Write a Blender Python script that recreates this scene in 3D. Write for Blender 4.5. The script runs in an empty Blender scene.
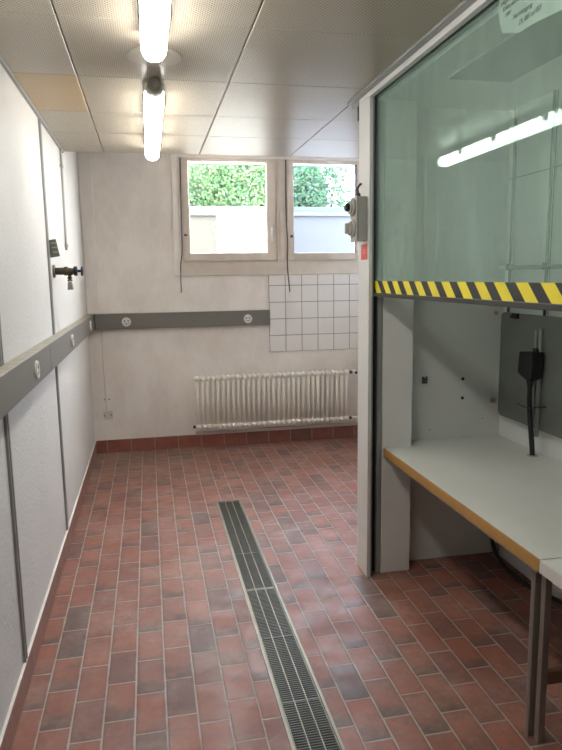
import bpy, bmesh, math, random
from mathutils import Vector, Matrix
random.seed(7)
S = bpy.context.scene
COL = S.collection
PI = math.pi
WLOC = {}

# ---------------------------------------------------------------- helpers
def box(bm, x0, x1, y0, y1, z0, z1, bev=0.0, seg=2, mi=0):
    t = bmesh.new()
    bmesh.ops.create_cube(t, size=1.0)
    for v in t.verts:
        v.co = Vector(((x0+x1)/2+v.co.x*(x1-x0), (y0+y1)/2+v.co.y*(y1-y0), (z0+z1)/2+v.co.z*(z1-z0)))
    if bev > 0:
        bmesh.ops.bevel(t, geom=t.edges[:], offset=bev, segments=seg, profile=0.5, affect='EDGES')
    merge(bm, t, mi)

def merge(bm, t, mi=0, M=None):
    if M is not None:
        bmesh.ops.transform(t, matrix=M, verts=t.verts[:])
    vm = {}
    for v in t.verts: vm[v] = bm.verts.new(v.co)
    for f in t.faces:
        try:
            nf = bm.faces.new([vm[v] for v in f.verts])
        except ValueError:
            continue
        nf.material_index = mi or f.material_index
        nf.smooth = f.smooth
    t.free()

def cyl(bm, p, axis, r, h, seg=24, r2=None, bev=0.0, mi=0):
    """cylinder starting at p, running h along the axis"""
    t = bmesh.new()
    bmesh.ops.create_cone(t, cap_ends=True, segments=seg, radius1=r, radius2=r if r2 is None else r2, depth=h)
    for f in t.faces: f.smooth = len(f.verts) == 4
    if bev > 0:
        ed = [e for e in t.edges if any(len(f.verts) > 4 for f in e.link_faces)]
        bmesh.ops.bevel(t, geom=ed, offset=bev, segments=2, profile=0.5, affect='EDGES')
    a = Vector(axis).normalized()
    M = Matrix.Translation(Vector(p)+a*h/2) @ a.to_track_quat('Z', 'Y').to_matrix().to_4x4()
    merge(bm, t, mi, M)

def sphere(bm, p, r, sx=1, sy=1, sz=1, mi=0, seg=16):
    t = bmesh.new()
    bmesh.ops.create_uvsphere(t, u_segments=seg, v_segments=max(6, seg//2), radius=r)
    for f in t.faces: f.smooth = True
    merge(bm, t, mi, Matrix.Translation(Vector(p)) @ Matrix.Diagonal((sx, sy, sz, 1)))

def smooth_path(pts, n=6):
    out = []
    P = [Vector(p) for p in pts]
    for i in range(len(P)-1):
        p0 = P[max(i-1, 0)]; p1 = P[i]; p2 = P[i+1]; p3 = P[min(i+2, len(P)-1)]
        for k in range(n):
            t = k/n
            out.append(0.5*((2*p1)+(p2-p0)*t+(2*p0-5*p1+4*p2-p3)*t*t+(3*p1-p0-3*p2+p3)*t**3))
    out.append(P[-1])
    return out

def tube(bm, pts, r, seg=10, smooth=True, n=6, mi=0):
    P = smooth_path(pts, n) if smooth else [Vector(p) for p in pts]
    rings = []
    up = Vector((0.13, 0.37, 0.92)).normalized()
    for i, p in enumerate(P):
        d = (P[min(i+1, len(P)-1)]-P[max(i-1, 0)]).normalized()
        a = d.cross(up)
        if a.length < 1e-3: a = d.cross(Vector((1, 0, 0)))
        a.normalize(); b = d.cross(a).normalized()
        rings.append([bm.verts.new(p+a*r*math.cos(2*PI*k/seg)+b*r*math.sin(2*PI*k/seg)) for k in range(seg)])
    for i in range(len(rings)-1):
        for k in range(seg):
            f = bm.faces.new([rings[i][k], rings[i][(k+1) % seg], rings[i+1][(k+1) % seg], rings[i+1][k]])
            f.smooth = True; f.material_index = mi
    for r_ in (rings[0][::-1], rings[-1]):
        f = bm.faces.new(r_); f.material_index = mi

def prism(bm, poly, axis, a0, a1, bev=0.0, mi=0):
    """extrude a polygon (2D points in the other two axes) along axis from a0 to a1"""
    t = bmesh.new()
    def P(u, v, a):
        return {'x': (a, u, v), 'y': (u, a, v), 'z': (u, v, a)}[axis]
    A = [t.verts.new(P(u, v, a0)) for u, v in poly]
    B = [t.verts.new(P(u, v, a1)) for u, v in poly]
    t.faces.new(A[::-1]); t.faces.new(B)
    n = len(poly)
    for i in range(n): t.faces.new([A[i], A[(i+1) % n], B[(i+1) % n], B[i]])
    bmesh.ops.recalc_face_normals(t, faces=t.faces[:])
    if bev > 0: bmesh.ops.bevel(t, geom=t.edges[:], offset=bev, segments=2, profile=0.5, affect='EDGES')
    merge(bm, t, mi)

def obj(name, bm, mats, parent=None, label=None, cat=None, group=None, kind=None):
    bmesh.ops.recalc_face_normals(bm, faces=bm.faces[:])
    xs = [v.co.x for v in bm.verts]; ys = [v.co.y for v in bm.verts]; zs = [v.co.z for v in bm.verts]
    o0 = Vector(((min(xs)+max(xs))/2, (min(ys)+max(ys))/2, min(zs)))
    for v in bm.verts: v.co -= o0
    me = bpy.data.meshes.new(name); bm.to_mesh(me); bm.free()
    for m in (mats if isinstance(mats, (list, tuple)) else [mats]): me.materials.append(m)
    o = bpy.data.objects.new(name, me); COL.objects.link(o)
    if parent is not None:
        o.parent = parent; o.location = o0-WLOC[parent.name]
    else:
        o.location = o0
    WLOC[o.name] = o0
    tag(o, label, cat, group, kind)
    return o

def tag(o, label=None, cat=None, group=None, kind=None):
    if label: o['label'] = label
    if cat: o['category'] = cat
    if group: o['group'] = group
    if kind: o['kind'] = kind
    return o

def thing(name, loc, label, cat, group=None, kind=None):
    o = bpy.data.objects.new(name, None); COL.objects.link(o)
    o.empty_display_size = 0.05; o.location = loc; WLOC[o.name] = Vector(loc)
    return tag(o, label, cat, group, kind)

def copy_tree(o, parent=None):
    c = o.copy(); COL.objects.link(c)
    if parent is not None: c.parent = parent
    for ch in [k for k in bpy.data.objects if k.parent == o]: copy_tree(ch, c)
    return c

def struct(name, bm, mats, parent=None):
    return obj(name, bm, mats, parent, kind='structure')
N = bmesh.new

# ---------------------------------------------------------------- materials
def mat(name, col, rough=0.5, metal=0.0, spec=None, bump=0.0, bscale=80, var=0.0, vscale=6, var_col=None, detail=4):
    m = bpy.data.materials.new(name); m.use_nodes = True
    nt = m.node_tree; b = nt.nodes['Principled BSDF']
    b.inputs['Base Color'].default_value = (*col, 1); b.inputs['Roughness'].default_value = rough
    b.inputs['Metallic'].default_value = metal
    if spec is not None: b.inputs['Specular IOR Level'].default_value = spec
    geo = nt.nodes.new('ShaderNodeNewGeometry')
    if bump > 0:
        n = nt.nodes.new('ShaderNodeTexNoise'); n.inputs['Scale'].default_value = bscale; n.inputs['Detail'].default_value = detail
        nt.links.new(geo.outputs['Position'], n.inputs['Vector'])
        bp = nt.nodes.new('ShaderNodeBump'); bp.inputs['Strength'].default_value = bump; bp.inputs['Distance'].default_value = 0.004
        nt.links.new(n.outputs['Fac'], bp.inputs['Height']); nt.links.new(bp.outputs['Normal'], b.inputs['Normal'])
    if var > 0:
        n = nt.nodes.new('ShaderNodeTexNoise'); n.inputs['Scale'].default_value = vscale; n.inputs['Detail'].default_value = 6
        n.inputs['Roughness'].default_value = 0.65
        nt.links.new(geo.outputs['Position'], n.inputs['Vector'])
        r = nt.nodes.new('ShaderNodeMapRange'); r.inputs[1].default_value = 0.38; r.inputs[2].default_value = 0.68
        r.inputs[3].default_value = 0; r.inputs[4].default_value = var
        nt.links.new(n.outputs['Fac'], r.inputs[0])
        mx = nt.nodes.new('ShaderNodeMix'); mx.data_type = 'RGBA'
        mx.inputs[6].default_value = (*col, 1); mx.inputs[7].default_value = (*(var_col or tuple(c*0.6 for c in col)), 1)
        nt.links.new(r.outputs[0], mx.inputs[0]); nt.links.new(mx.outputs[2], b.inputs['Base Color'])
    return m

class G:
    """small node-graph builder"""
    def __init__(s, name):
        s.m = bpy.data.materials.new(name); s.m.use_nodes = True; s.nt = s.m.node_tree
        s.b = s.nt.nodes['Principled BSDF']; s.geo = s.nt.nodes.new('ShaderNodeNewGeometry')
        sp = s.nt.nodes.new('ShaderNodeSeparateXYZ'); s.nt.links.new(s.geo.outputs['Position'], sp.inputs[0])
        s.x, s.y, s.z = sp.outputs; s.pos = s.geo.outputs['Position']
    def put(s, inp, v):
        if isinstance(v, bpy.types.NodeSocket): s.nt.links.new(v, inp)
        elif isinstance(v, tuple) and len(v) == 3 and inp.type == 'RGBA': inp.default_value = (*v, 1)
        else: inp.default_value = v
    def M(s, op, a, b=0.0, c=None):
        n = s.nt.nodes.new('ShaderNodeMath'); n.operation = op
        s.put(n.inputs[0], a); s.put(n.inputs[1], b)
        if c is not None: s.put(n.inputs[2], c)
        return n.outputs[0]
    def vec(s, x, y, z=0.0):
        n = s.nt.nodes.new('ShaderNodeCombineXYZ')
        for i, v in enumerate((x, y, z)): s.put(n.inputs[i], v)
        return n.outputs[0]
    def white(s, v):
        n = s.nt.nodes.new('ShaderNodeTexWhiteNoise'); n.noise_dimensions = '3D'; s.put(n.inputs['Vector'], v); return n.outputs['Value']
    def noise(s, scale, detail=4, rough=0.6, v=None):
        n = s.nt.nodes.new('ShaderNodeTexNoise'); n.inputs['Scale'].default_value = scale; n.inputs['Detail'].default_value = detail
        n.inputs['Roughness'].default_value = rough; s.put(n.inputs['Vector'], v or s.pos); return n.outputs['Fac']
    def rng(s, v, a, b, c=0.0, d=1.0):
        n = s.nt.nodes.new('ShaderNodeMapRange'); s.put(n.inputs[0], v)
        for i, q in enumerate((a, b, c, d)): s.put(n.inputs[i+1], q)
        return n.outputs[0]
    def mix(s, f, a, b):
        n = s.nt.nodes.new('ShaderNodeMix'); n.data_type = 'RGBA'
        s.put(n.inputs[0], f); s.put(n.inputs[6], a); s.put(n.inputs[7], b); return n.outputs[2]
    def ramp(s, f, stops):
        n = s.nt.nodes.new('ShaderNodeValToRGB'); e = n.color_ramp.elements
        while len(e) < len(stops): e.new(0.5)
        for q, (p, c) in zip(e, stops): q.position = p; q.color = (*c, 1)
        s.put(n.inputs[0], f); return n.outputs[0]
    def bump(s, h, strength=0.5, dist=0.003):
        n = s.nt.nodes.new('ShaderNodeBump'); n.inputs['Strength'].default_value = strength; n.inputs['Distance'].default_value = dist
        s.put(n.inputs['Height'], h); s.nt.links.new(n.outputs['Normal'], s.b.inputs['Normal'])
    def color(s, c): s.put(s.b.inputs['Base Color'], c)
    def rough(s, r): s.put(s.b.inputs['Roughness'], r)

def floor_material():
    g = G('clay_tile_floor')
    right = g.M('GREATER_THAN', g.x, 0.5)
    W = g.M('SUBTRACT', 0.1133, g.M('MULTIPLY', right, 0.0038))
    L = 0.2240
    ph = g.M('ADD', -0.002, g.M('MULTIPLY', right, 1.427))
    u = g.M('DIVIDE', g.M('SUBTRACT', g.x, ph), W)
    row = g.M('FLOOR', u)
    jit = g.white(g.vec(row, 3.0, 1.0))
    off = g.M('ADD', g.M('MULTIPLY', row, 0.5), g.M('MULTIPLY', jit, 0.3))
    v = g.M('ADD', g.M('DIVIDE', g.y, L), off)
    tid = g.M('FLOOR', v)
    fu = g.M('FRACT', u); fv = g.M('FRACT', v)
    wob = g.M('MULTIPLY', g.M('SUBTRACT', g.noise(14, 3), 0.5), 0.006)
    du = g.M('ADD', g.M('MULTIPLY', g.M('MINIMUM', fu, g.M('SUBTRACT', 1.0, fu)), W), wob)
    dv = g.M('ADD', g.M('MULTIPLY', g.M('MINIMUM', fv, g.M('SUBTRACT', 1.0, fv)), L), wob)
    d = g.M('MINIMUM', du, dv)
    tile = g.rng(d, 0.0022, 0.0042)
    rnd = g.white(g.vec(row, tid, 5.0)); rnd2 = g.white(g.vec(row, tid, 9.0))
    base = g.ramp(rnd, [(0.0, (0.275, 0.108, 0.074)), (0.35, (0.315, 0.117, 0.078)), (0.65, (0.26, 0.105, 0.075)), (0.88, (0.20, 0.09, 0.07)), (1.0, (0.14, 0.085, 0.075))])
    n1 = g.noise(9, 6, 0.7, g.vec(g.M('ADD', g.x, g.M('MULTIPLY', rnd2, 7.0)), g.y, rnd))
    base = g.mix(g.rng(n1, 0.48, 0.72, 0.0, 0.7), base, (0.13, 0.085, 0.075))
    burn = g.M('MULTIPLY', g.rng(g.M('ADD', fv, g.M('MULTIPLY', g.M('SUBTRACT', g.noise(16, 4), 0.5), 0.9)), 0.45, 0.05), g.rng(rnd2, 0.45, 0.62))
    base = g.mix(g.M('MULTIPLY', burn, 0.8), base, (0.10, 0.075, 0.062))
    base = g.mix(g.rng(g.noise(19, 5, 0.75), 0.55, 0.75, 0.0, 0.5), base, (0.43, 0.135, 0.085))
    edge = g.rng(d, 0.004, 0.022, 0.45, 0.0)
    base = g.mix(g.M('MULTIPLY', edge, g.noise(25, 3)), base, (0.10, 0.06, 0.05))
    dust = g.M('MULTIPLY', g.rng(g.noise(2.3, 6, 0.7), 0.45, 0.75), g.rng(g.noise(30, 4, 0.7), 0.35, 0.7, 0.15, 0.55))
    base = g.mix(dust, base, (0.52, 0.39, 0.33))
    # greyer towards the back left corner
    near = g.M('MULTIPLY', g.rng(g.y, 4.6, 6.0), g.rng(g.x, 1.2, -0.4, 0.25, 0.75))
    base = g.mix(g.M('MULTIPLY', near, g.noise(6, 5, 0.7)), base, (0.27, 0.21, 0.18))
    gr = g.mix(g.noise(5, 4), (0.44, 0.375, 0.32), (0.28, 0.225, 0.185))
    g.color(g.mix(tile, gr, base))
    g.rough(g.rng(g.noise(7, 5, 0.65), 0.3, 0.7, 0.42, 0.70))
    h = g.M('ADD', g.M('MULTIPLY', g.rng(d, 0.001, 0.006), 1.0), g.M('MULTIPLY', g.noise(30, 4), 0.35))
    h = g.M('ADD', h, g.M('MULTIPLY', rnd2, 0.3))
    g.bump(h, 0.55, 0.0025)
    g.b.inputs['Specular IOR Level'].default_value = 0.45
    return g.m

def wall_material(name, col, dirt, dscale=3.0, amount=0.35, bump=0.3, bs=60, low=None):
    g = G(name)
    n = g.M('MULTIPLY', g.rng(g.noise(dscale, 7, 0.7, g.vec(g.x, g.y, g.M('MULTIPLY', g.z, 0.6))), 0.42, 0.75), amount)
    c = g.mix(n, col, dirt)
    c = g.mix(g.rng(g.noise(45, 4, 0.7), 0.62, 0.8, 0.0, 0.35), c, dirt)
    g.color(c); g.rough(0.75)
    g.bump(g.noise(bs, 5, 0.6), bump, 0.003)
    return g.m

def left_wall_material():
    g = G('textured_white_panel')
    vo = g.nt.nodes.new('ShaderNodeTexVoronoi'); vo.inputs['Scale'].default_value = 55; g.nt.links.new(g.pos, vo.inputs['Vector'])
    c = g.mix(g.rng(g.noise(2.5, 6, 0.7), 0.45, 0.75, 0, 0.35), (0.67, 0.66, 0.635), (0.55, 0.535, 0.51))
    c = g.mix(g.rng(g.noise(130, 3, 0.6), 0.60, 0.72, 0.0, 0.30), c, (0.50, 0.49, 0.47))
    # rust coloured runs below the gas tap
    runs = g.M('MULTIPLY', g.M('MULTIPLY', g.rng(g.M('ABSOLUTE', g.M('SUBTRACT', g.y, 4.15)), 0.30, 0.05), g.rng(g.z, 1.62, 1.30)), g.rng(g.noise(26, 3, 0.6, g.vec(g.x, g.y, g.M('MULTIPLY', g.z, 0.08))), 0.50, 0.62))
    runs = g.M('MULTIPLY', runs, g.M('MULTIPLY', g.M('LESS_THAN', g.z, 1.63), g.M('GREATER_THAN', g.z, 1.2)))
    c = g.mix(g.M('MULTIPLY', runs, 0.7), c, (0.35, 0.29, 0.24))
    g.color(c); g.rough(0.7)
    g.bump(g.M('ADD', g.noise(70, 5, 0.65), g.M('MULTIPLY', vo.outputs['Distance'], 0.5)), 0.5, 0.005)
    return g.m

def perforated(name, col, hole):
    g = G(name)
    p = 0.0112      # lattice turned by 45 degrees
    a = g.M('DIVIDE', g.M('ADD', g.x, g.y), p*1.4142); q_ = g.M('DIVIDE', g.M('SUBTRACT', g.x, g.y), p*1.4142)
    fx = g.M('SUBTRACT', g.M('FRACT', a), 0.5); fy = g.M('SUBTRACT', g.M('FRACT', q_), 0.5)
    r = g.M('SQRT', g.M('ADD', g.M('MULTIPLY', fx, fx), g.M('MULTIPLY', fy, fy)))
    hm = g.rng(r, 0.23, 0.17)
    c = g.mix(g.rng(g.noise(2.2, 5, 0.7), 0.4, 0.75, 0, 0.35), col, tuple(q*0.8 for q in col))
    g.color(g.mix(hm, c, hole)); g.rough(0.33)
    g.put(g.b.inputs['Specular IOR Level'], g.M('SUBTRACT', 0.5, g.M('MULTIPLY', hm, 0.5)))
    return g.m

def wall_tile_material():
    g = G('white_glazed_tiles')
    fx = g.M('FRACT', g.M('DIVIDE', g.M('SUBTRACT', g.x, 1.118), 0.159)); fz = g.M('FRACT', g.M('DIVIDE', g.M('SUBTRACT', g.z, 0.885), 0.158))
    dx = g.M('MINIMUM', fx, g.M('SUBTRACT', 1.0, fx)); dz = g.M('MINIMUM', fz, g.M('SUBTRACT', 1.0, fz))
    d = g.M('MINIMUM', dx, dz)
    t = g.rng(d, 0.014, 0.026)
    c = g.mix(g.rng(g.noise(4, 5, 0.7), 0.5, 0.75, 0, 0.3), (0.82, 0.79, 0.76), (0.66, 0.62, 0.58))
    c = g.mix(g.rng(g.noise(22, 4, 0.7), 0.66, 0.74, 0, 0.5), c, (0.38, 0.33, 0.28))
    g.color(g.mix(t, (0.27, 0.25, 0.23), c)); g.rough(g.rng(t, 0, 1, 0.8, 0.22)); g.bump(t, 0.6, 0.002)
    return g.m

def baseboard_material(axis):
    g = G('red_skirting_tiles_'+axis)
    s = g.x if axis == 'x' else g.y
    u = g.M('DIVIDE', s, 0.218); f = g.M('FRACT', u); d = g.M('MINIMUM', f, g.M('SUBTRACT', 1.0, f))
    t = g.rng(d, 0.014, 0.03)
    rnd = g.white(g.vec(g.M('FLOOR', u), 2.0, 4.0))
    c = g.ramp(rnd, [(0, (0.33, 0.11, 0.075)), (0.5, (0.26, 0.095, 0.07)), (1, (0.19, 0.085, 0.07))] if axis == 'x' else [(0, (0.33, 0.15, 0.11)), (0.5, (0.30, 0.16, 0.125)), (1, (0.24, 0.13, 0.10))])
    c = g.mix(g.rng(g.noise(10, 6, 0.7), 0.5, 0.75, 0, 0.7), c, (0.12, 0.055, 0.045))
    c = g.mix(g.rng(g.noise(40, 4, 0.7), 0.66, 0.74, 0, 0.6), c, (0.5, 0.42, 0.37))
    g.color(g.mix(t, (0.30, 0.23, 0.19), c)); g.rough(0.5); g.bump(g.M('ADD', t, g.noise(30)), 0.4, 0.002)
    return g.m

def hazard_material():
    g = G('yellow_black_hazard_tape')
    s = g.M('DIVIDE', g.M('SUBTRACT', g.M('SUBTRACT', g.y, 1.682), g.M('SUBTRACT', g.z, 1.571)), 0.1295)
    f = g.M('FRACT', g.M('ADD', s, 20.0))
    yel = g.M('GREATER_THAN', f, 0.48)
    g.color(g.mix(yel, (0.022, 0.021, 0.022), (0.80, 0.68, 0.035))); g.rough(0.45)
    return g.m

def glass_material(name, tint, refl_rough=0.0, dirt=0.0, ior=1.5, haze=0.0, coat=None, film=(0.62, 0.74, 0.68)):
    m = bpy.data.materials.new(name); m.use_nodes = True; nt = m.node_tree
    nt.nodes.clear()
    out = nt.nodes.new('ShaderNodeOutputMaterial')
    tr = nt.nodes.new('ShaderNodeBsdfTransparent'); tr.inputs[0].default_value = (*tint, 1)
    gl = nt.nodes.new('ShaderNodeBsdfGlossy'); gl.inputs['Roughness'].default_value = refl_rough
    gl.inputs['Color'].default_value = tuple(coat)+(1,) if coat else (1, 1, 1, 1)
    # Schlick reflectance, the same from either side of the pane
    ge = nt.nodes.new('ShaderNodeNewGeometry'); dt = nt.nodes.new('ShaderNodeVectorMath'); dt.operation = 'DOT_PRODUCT'
    nt.links.new(ge.outputs['Normal'], dt.inputs[0]); nt.links.new(ge.outputs['Incoming'], dt.inputs[1])
    def mth(op, a, b=0.0):
        n = nt.nodes.new('ShaderNodeMath'); n.operation = op
        for i, v in enumerate((a, b)):
            if isinstance(v, float): n.inputs[i].default_value = v
            else: nt.links.new(v, n.inputs[i])
        return n.outputs[0]
    f0 = ((ior-1)/(ior+1))**2
    fr_out = mth('ADD', mth('MULTIPLY', mth('POWER', mth('SUBTRACT', 1.0, mth('ABSOLUTE', dt.outputs['Value'])), 5.0), 1.0-f0), f0)
    mx = nt.nodes.new('ShaderNodeMixShader')
    nt.links.new(fr_out, mx.inputs[0]); nt.links.new(tr.outputs[0], mx.inputs[1]); nt.links.new(gl.outputs[0], mx.inputs[2])
    last = mx
    if haze > 0:      # dust film on window panes; on the sash a painted haze for weak reflections
        df = nt.nodes.new('ShaderNodeBsdfDiffuse'); df.inputs[0].default_value = tuple(film)+(1,)
        geo = nt.nodes.new('ShaderNodeNewGeometry'); mp = nt.nodes.new('ShaderNodeMapping'); mp.inputs['Scale'].default_value = (1, 7, 1.2)
        no = nt.nodes.new('ShaderNodeTexNoise'); no.inputs['Scale'].default_value = 2.0; no.inputs['Detail'].default_value = 5
        mr = nt.nodes.new('ShaderNodeMapRange'); mr.inputs[1].default_value = 0.35; mr.inputs[2].default_value = 0.75
        mr.inputs[3].default_value = haze*0.8; mr.inputs[4].default_value = haze*1.3
        nt.links.new(geo.outputs['Position'], mp.inputs[0]); nt.links.new(mp.outputs[0], no.inputs['Vector']); nt.links.new(no.outputs['Fac'], mr.inputs[0])
        m2 = nt.nodes.new('ShaderNodeMixShader')
        nt.links.new(mr.outputs[0], m2.inputs[0]); nt.links.new(mx.outputs[0], m2.inputs[1]); nt.links.new(df.outputs[0], m2.inputs[2])
        last = m2
    nt.links.new(last.outputs[0], out.inputs['Surface'])
    return m

def emit(name, col, strength):
    m = bpy.data.materials.new(name); m.use_nodes = True; b = m.node_tree.nodes['Principled BSDF']
    b.inputs['Base Color'].default_value = (0.9, 0.9, 0.9, 1); b.inputs['Emission Color'].default_value = (*col, 1)
    b.inputs['Emission Strength'].default_value = strength; b.inputs['Roughness'].default_value = 0.3
    return m

FLOOR = floor_material()
LWALL = left_wall_material()
BWALL = wall_material('aged_white_plaster', (0.88, 0.83, 0.775), (0.62, 0.54, 0.475), 2.6, 0.6, 0.30, 38)
PLAIN = mat('plain_white_wall', (0.80, 0.78, 0.75), 0.8)
PERF = perforated('perforated_ceiling_panel', (0.47, 0.425, 0.345), (0.10, 0.083, 0.06))
PERF_TAN = perforated('perforated_tan_panel', (0.50, 0.365, 0.20), (0.26, 0.185, 0.10))
SLAB = mat('plenum_dark', (0.10, 0.095, 0.09), 0.9)
WTILE = wall_tile_material()
BASEX = baseboard_material('x'); BASEY = baseboard_material('y')
TRUNK = mat('grey_trunking_enamel', (0.185, 0.178, 0.160), 0.42, var=0.25, vscale=5, var_col=(0.22, 0.21, 0.185))
TRUNKTOP = mat('beige_trunking_top', (0.29, 0.27, 0.22), 0.6, var=0.8, vscale=14, var_col=(0.42, 0.38, 0.31))  # paler, mottled beige for the upward faces
ALU = mat('grey_aluminium_strip', (0.34, 0.345, 0.335), 0.45, 0.35)
ALUD = mat('dark_joint_groove', (0.10, 0.10, 0.095), 0.7)
WINW = mat('cream_window_paint', (0.66, 0.585, 0.505), 0.45, var=0.45, vscale=7, var_col=(0.50, 0.425, 0.355))
RAD = mat('cream_radiator_enamel', (0.92, 0.87, 0.78), 0.35, var=0.22, vscale=9, var_col=(0.62, 0.52, 0.40))
WHITE = mat('white_plastic', (0.72, 0.70, 0.66), 0.4)
WHITED = mat('grey_plastic', (0.42, 0.41, 0.38), 0.45)
BLACK = mat('black_plastic', (0.012, 0.012, 0.013), 0.45)
RUBBER = mat('black_rubber', (0.015, 0.015, 0.016), 0.6)
STEEL = mat('dull_steel', (0.40, 0.38, 0.34), 0.38, 0.85, var=0.4, vscale=10)
DRAIN = mat('drain_grating_steel', (0.115, 0.11, 0.090), 0.5, 0.55, var=0.5, vscale=14)
DRAINR = mat('drain_frame_steel', (0.24, 0.215, 0.165), 0.5, 0.6, var=0.5, vscale=8)
PIT = mat('drain_pit', (0.020, 0.019, 0.015), 0.8)
BRASS = mat('tarnished_brass', (0.085, 0.062, 0.04), 0.5, 0.6, var=0.6, vscale=40)
CHROME = mat('worn_nozzle_metal', (0.33, 0.31, 0.28), 0.35, 0.8)
BLUE = mat('blue_tap_plastic', (0.007, 0.017, 0.036), 0.4)
TAGM = mat('olive_tag', (0.12, 0.135, 0.105), 0.5)
TAGL = mat('tag_print', (0.34, 0.36, 0.30), 0.5)
HOODW = mat('hood_white_paint', (0.77, 0.78, 0.765), 0.4, var=0.15, vscale=4)
HOODP = mat('hood_post_paint', (0.66, 0.665, 0.655), 0.38)
HOODG = mat('hood_interior_grey_laminate', (0.69, 0.71, 0.69), 0.42, var=0.15, vscale=3)
HOODA = mat('hood_aluminium', (0.33, 0.345, 0.335), 0.4, 0.4)
PLATE = mat('grey_back_plate', (0.20, 0.205, 0.195), 0.45, 0.2, var=0.3, vscale=6)
BENCHT = mat('grey_laminate_worktop', (0.72, 0.735, 0.70), 0.36, var=0.35, vscale=5, var_col=(0.63, 0.64, 0.60))
WOOD = mat('orange_wood_edge', (0.47, 0.255, 0.075), 0.45, var=0.5, vscale=18, var_col=(0.36, 0.18, 0.05))
WOODR = mat('brown_wood_rail', (0.17, 0.105, 0.06), 0.5)
LEGM = mat('grey_leg_paint', (0.30, 0.27, 0.245), 0.42, 0.3)
COPPER = mat('copper_plug', (0.65, 0.40, 0.28), 0.3, 0.8)
HAZ = hazard_material()
GLASS = glass_material('green_sash_glass', (0.87, 0.945, 0.915), 0.0, ior=1.5, haze=0.15, film=(0.60, 0.76, 0.69), coat=(0.42, 0.55, 0.50))
PANE = glass_material('window_pane', (0.90, 0.93, 0.95), haze=0.010, film=(0.80, 0.92, 1.0))
PANEB = glass_material('bluish_window_pane', (0.72, 0.80, 0.93), haze=0.013, film=(0.50, 0.72, 1.0))
TUBE = emit('lit_diffuser', (1.0, 0.965, 0.90), 8.6)
CLEAR = mat('frosted_diffuser_end', (0.70, 0.70, 0.68), 0.25)
RED = mat('red_sticker', (0.62, 0.045, 0.04), 0.45); STW = mat('sticker_border', (0.75, 0.68, 0.65), 0.5); STP = mat('sticker_print', (0.70, 0.16, 0.13), 0.5)
INK = mat('black_ink', (0.02, 0.02, 0.022), 0.7)
PAPER = mat('note_paper', (0.86, 0.86, 0.84), 0.8)
CORD = mat('dark_cord', (0.07, 0.055, 0.045), 0.8)

# ---------------------------------------------------------------- room shell
XL, XR, YB, YF = -0.545, 2.15, 6.0, -1.6
CZ, UZ, CE = 2.48, 2.76, 4.82          # hung ceiling, slab above, far edge of the hung ceiling
DX0, DX1, DY0, DY1 = 0.409, 0.592, 0.35, 4.43
b = N()
box(b, XL-0.1, DX0, YF-0.1, YB+0.1, -0.12, 0); box(b, DX1, XR+0.1, YF-0.1, YB+0.1, -0.12, 0)
box(b, DX0, DX1, YF-0.1, DY0, -0.12, 0); box(b, DX0, DX1, DY1, YB+0.1, -0.12, 0)
box(b, DX0, DX1, DY0, DY1, -0.12, -0.10, mi=1)
for x0, x1 in ((DX0, DX0+0.002), (DX1-0.002, DX1)): box(b, x0, x1, DY0, DY1, -0.1, -0.004, mi=1)
struct('floor', b, [FLOOR, PIT])
b = N(); box(b, XL-0.1, XL, YF, YB, 0, UZ); struct('wall_left', b, LWALL)
b = N(); box(b, XR, XR+0.1, YF, YB, 0, UZ); struct('wall_right', b, PLAIN)
b = N(); box(b, XL-0.1, XR+0.1, YF-0.1, YF, 0, UZ); struct('wall_front', b, PLAIN)
WX0, WX1, WZ0, WZ1 = 0.318, 2.06, 1.735, 2.67
b = N()
box(b, XL-0.1, WX0, YB, YB+0.3, 0, UZ); box(b, WX1, XR+0.1, YB, YB+0.3, 0, UZ)
box(b, WX0, WX1, YB, YB+0.3, 0, WZ0); box(b, WX0, WX1, YB, YB+0.3, WZ1, UZ)
struct('wall_back', b, BWALL)
b = N(); box(b, XL-0.1, XR+0.1, YF-0.1, YB+0.3, UZ, UZ+0.1)
ceil = struct('ceiling', b, PLAIN)
# hung perforated panels below the slab
xe = [XL+0.012, -0.262, 0.405, 1.073, 1.735, XR]
ye = [YF, -0.78, -0.14, 0.49, 1.13, 1.77, 2.41, 3.07, 3.70, 4.21, CE]
for i in range(5):
    for j in range(10):
        b = N(); gp = 0.0032
        box(b, xe[i]+gp, xe[i+1]-gp, ye[j]+0.0015, ye[j+1]-0.0015, CZ, CZ+0.025, bev=0.0015, seg=1)
        tan = (i == 0 and j == 7)
        p = struct('ceiling_panel', b, PERF_TAN if tan else PERF, ceil)
b = N()
for x in xe[1:-1]: box(b, x-0.02, x+0.02, YF, CE-0.005, CZ+0.026, CZ+0.05)
for y in ye[1:-1]: box(b, XL, XR, y-0.02, y+0.02, CZ+0.026, CZ+0.04)
struct('ceiling_grid', b, SLAB, ceil)
b = N()
for y in ye[1:-1]: box(b, XL, XR, y-0.0014, y+0.0014, CZ+0.001, CZ+0.026)
struct('ceiling_joint', b, mat('joint_cream', (0.50, 0.46, 0.40), 0.5), ceil)
b = N(); box(b, XL, XL+0.016, YF, CE, CZ-0.012, CZ+0.03, 0.002); struct('ceiling_edge_profile', b, ALU, ceil)
b = N(); box(b, XL, XR, CE-0.004, CE+0.002, CZ-0.002, CZ+0.045); struct('ceiling_edge_profile', b, WINW, ceil)

# skirting
b = N(); box(b, XL, XL+0.011, YF, YB, 0, 0.106, 0.002); box(b, XL, XL+0.0105, YF, YB, 0.1065, 0.115, 0.002, mi=1); struct('baseboard_left', b, [BASEY, BWALL])
b = N(); box(b, XL+0.011, XR, YB-0.016, YB, 0, 0.118, 0.003); struct('baseboard_back', b, BASEX)
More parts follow.
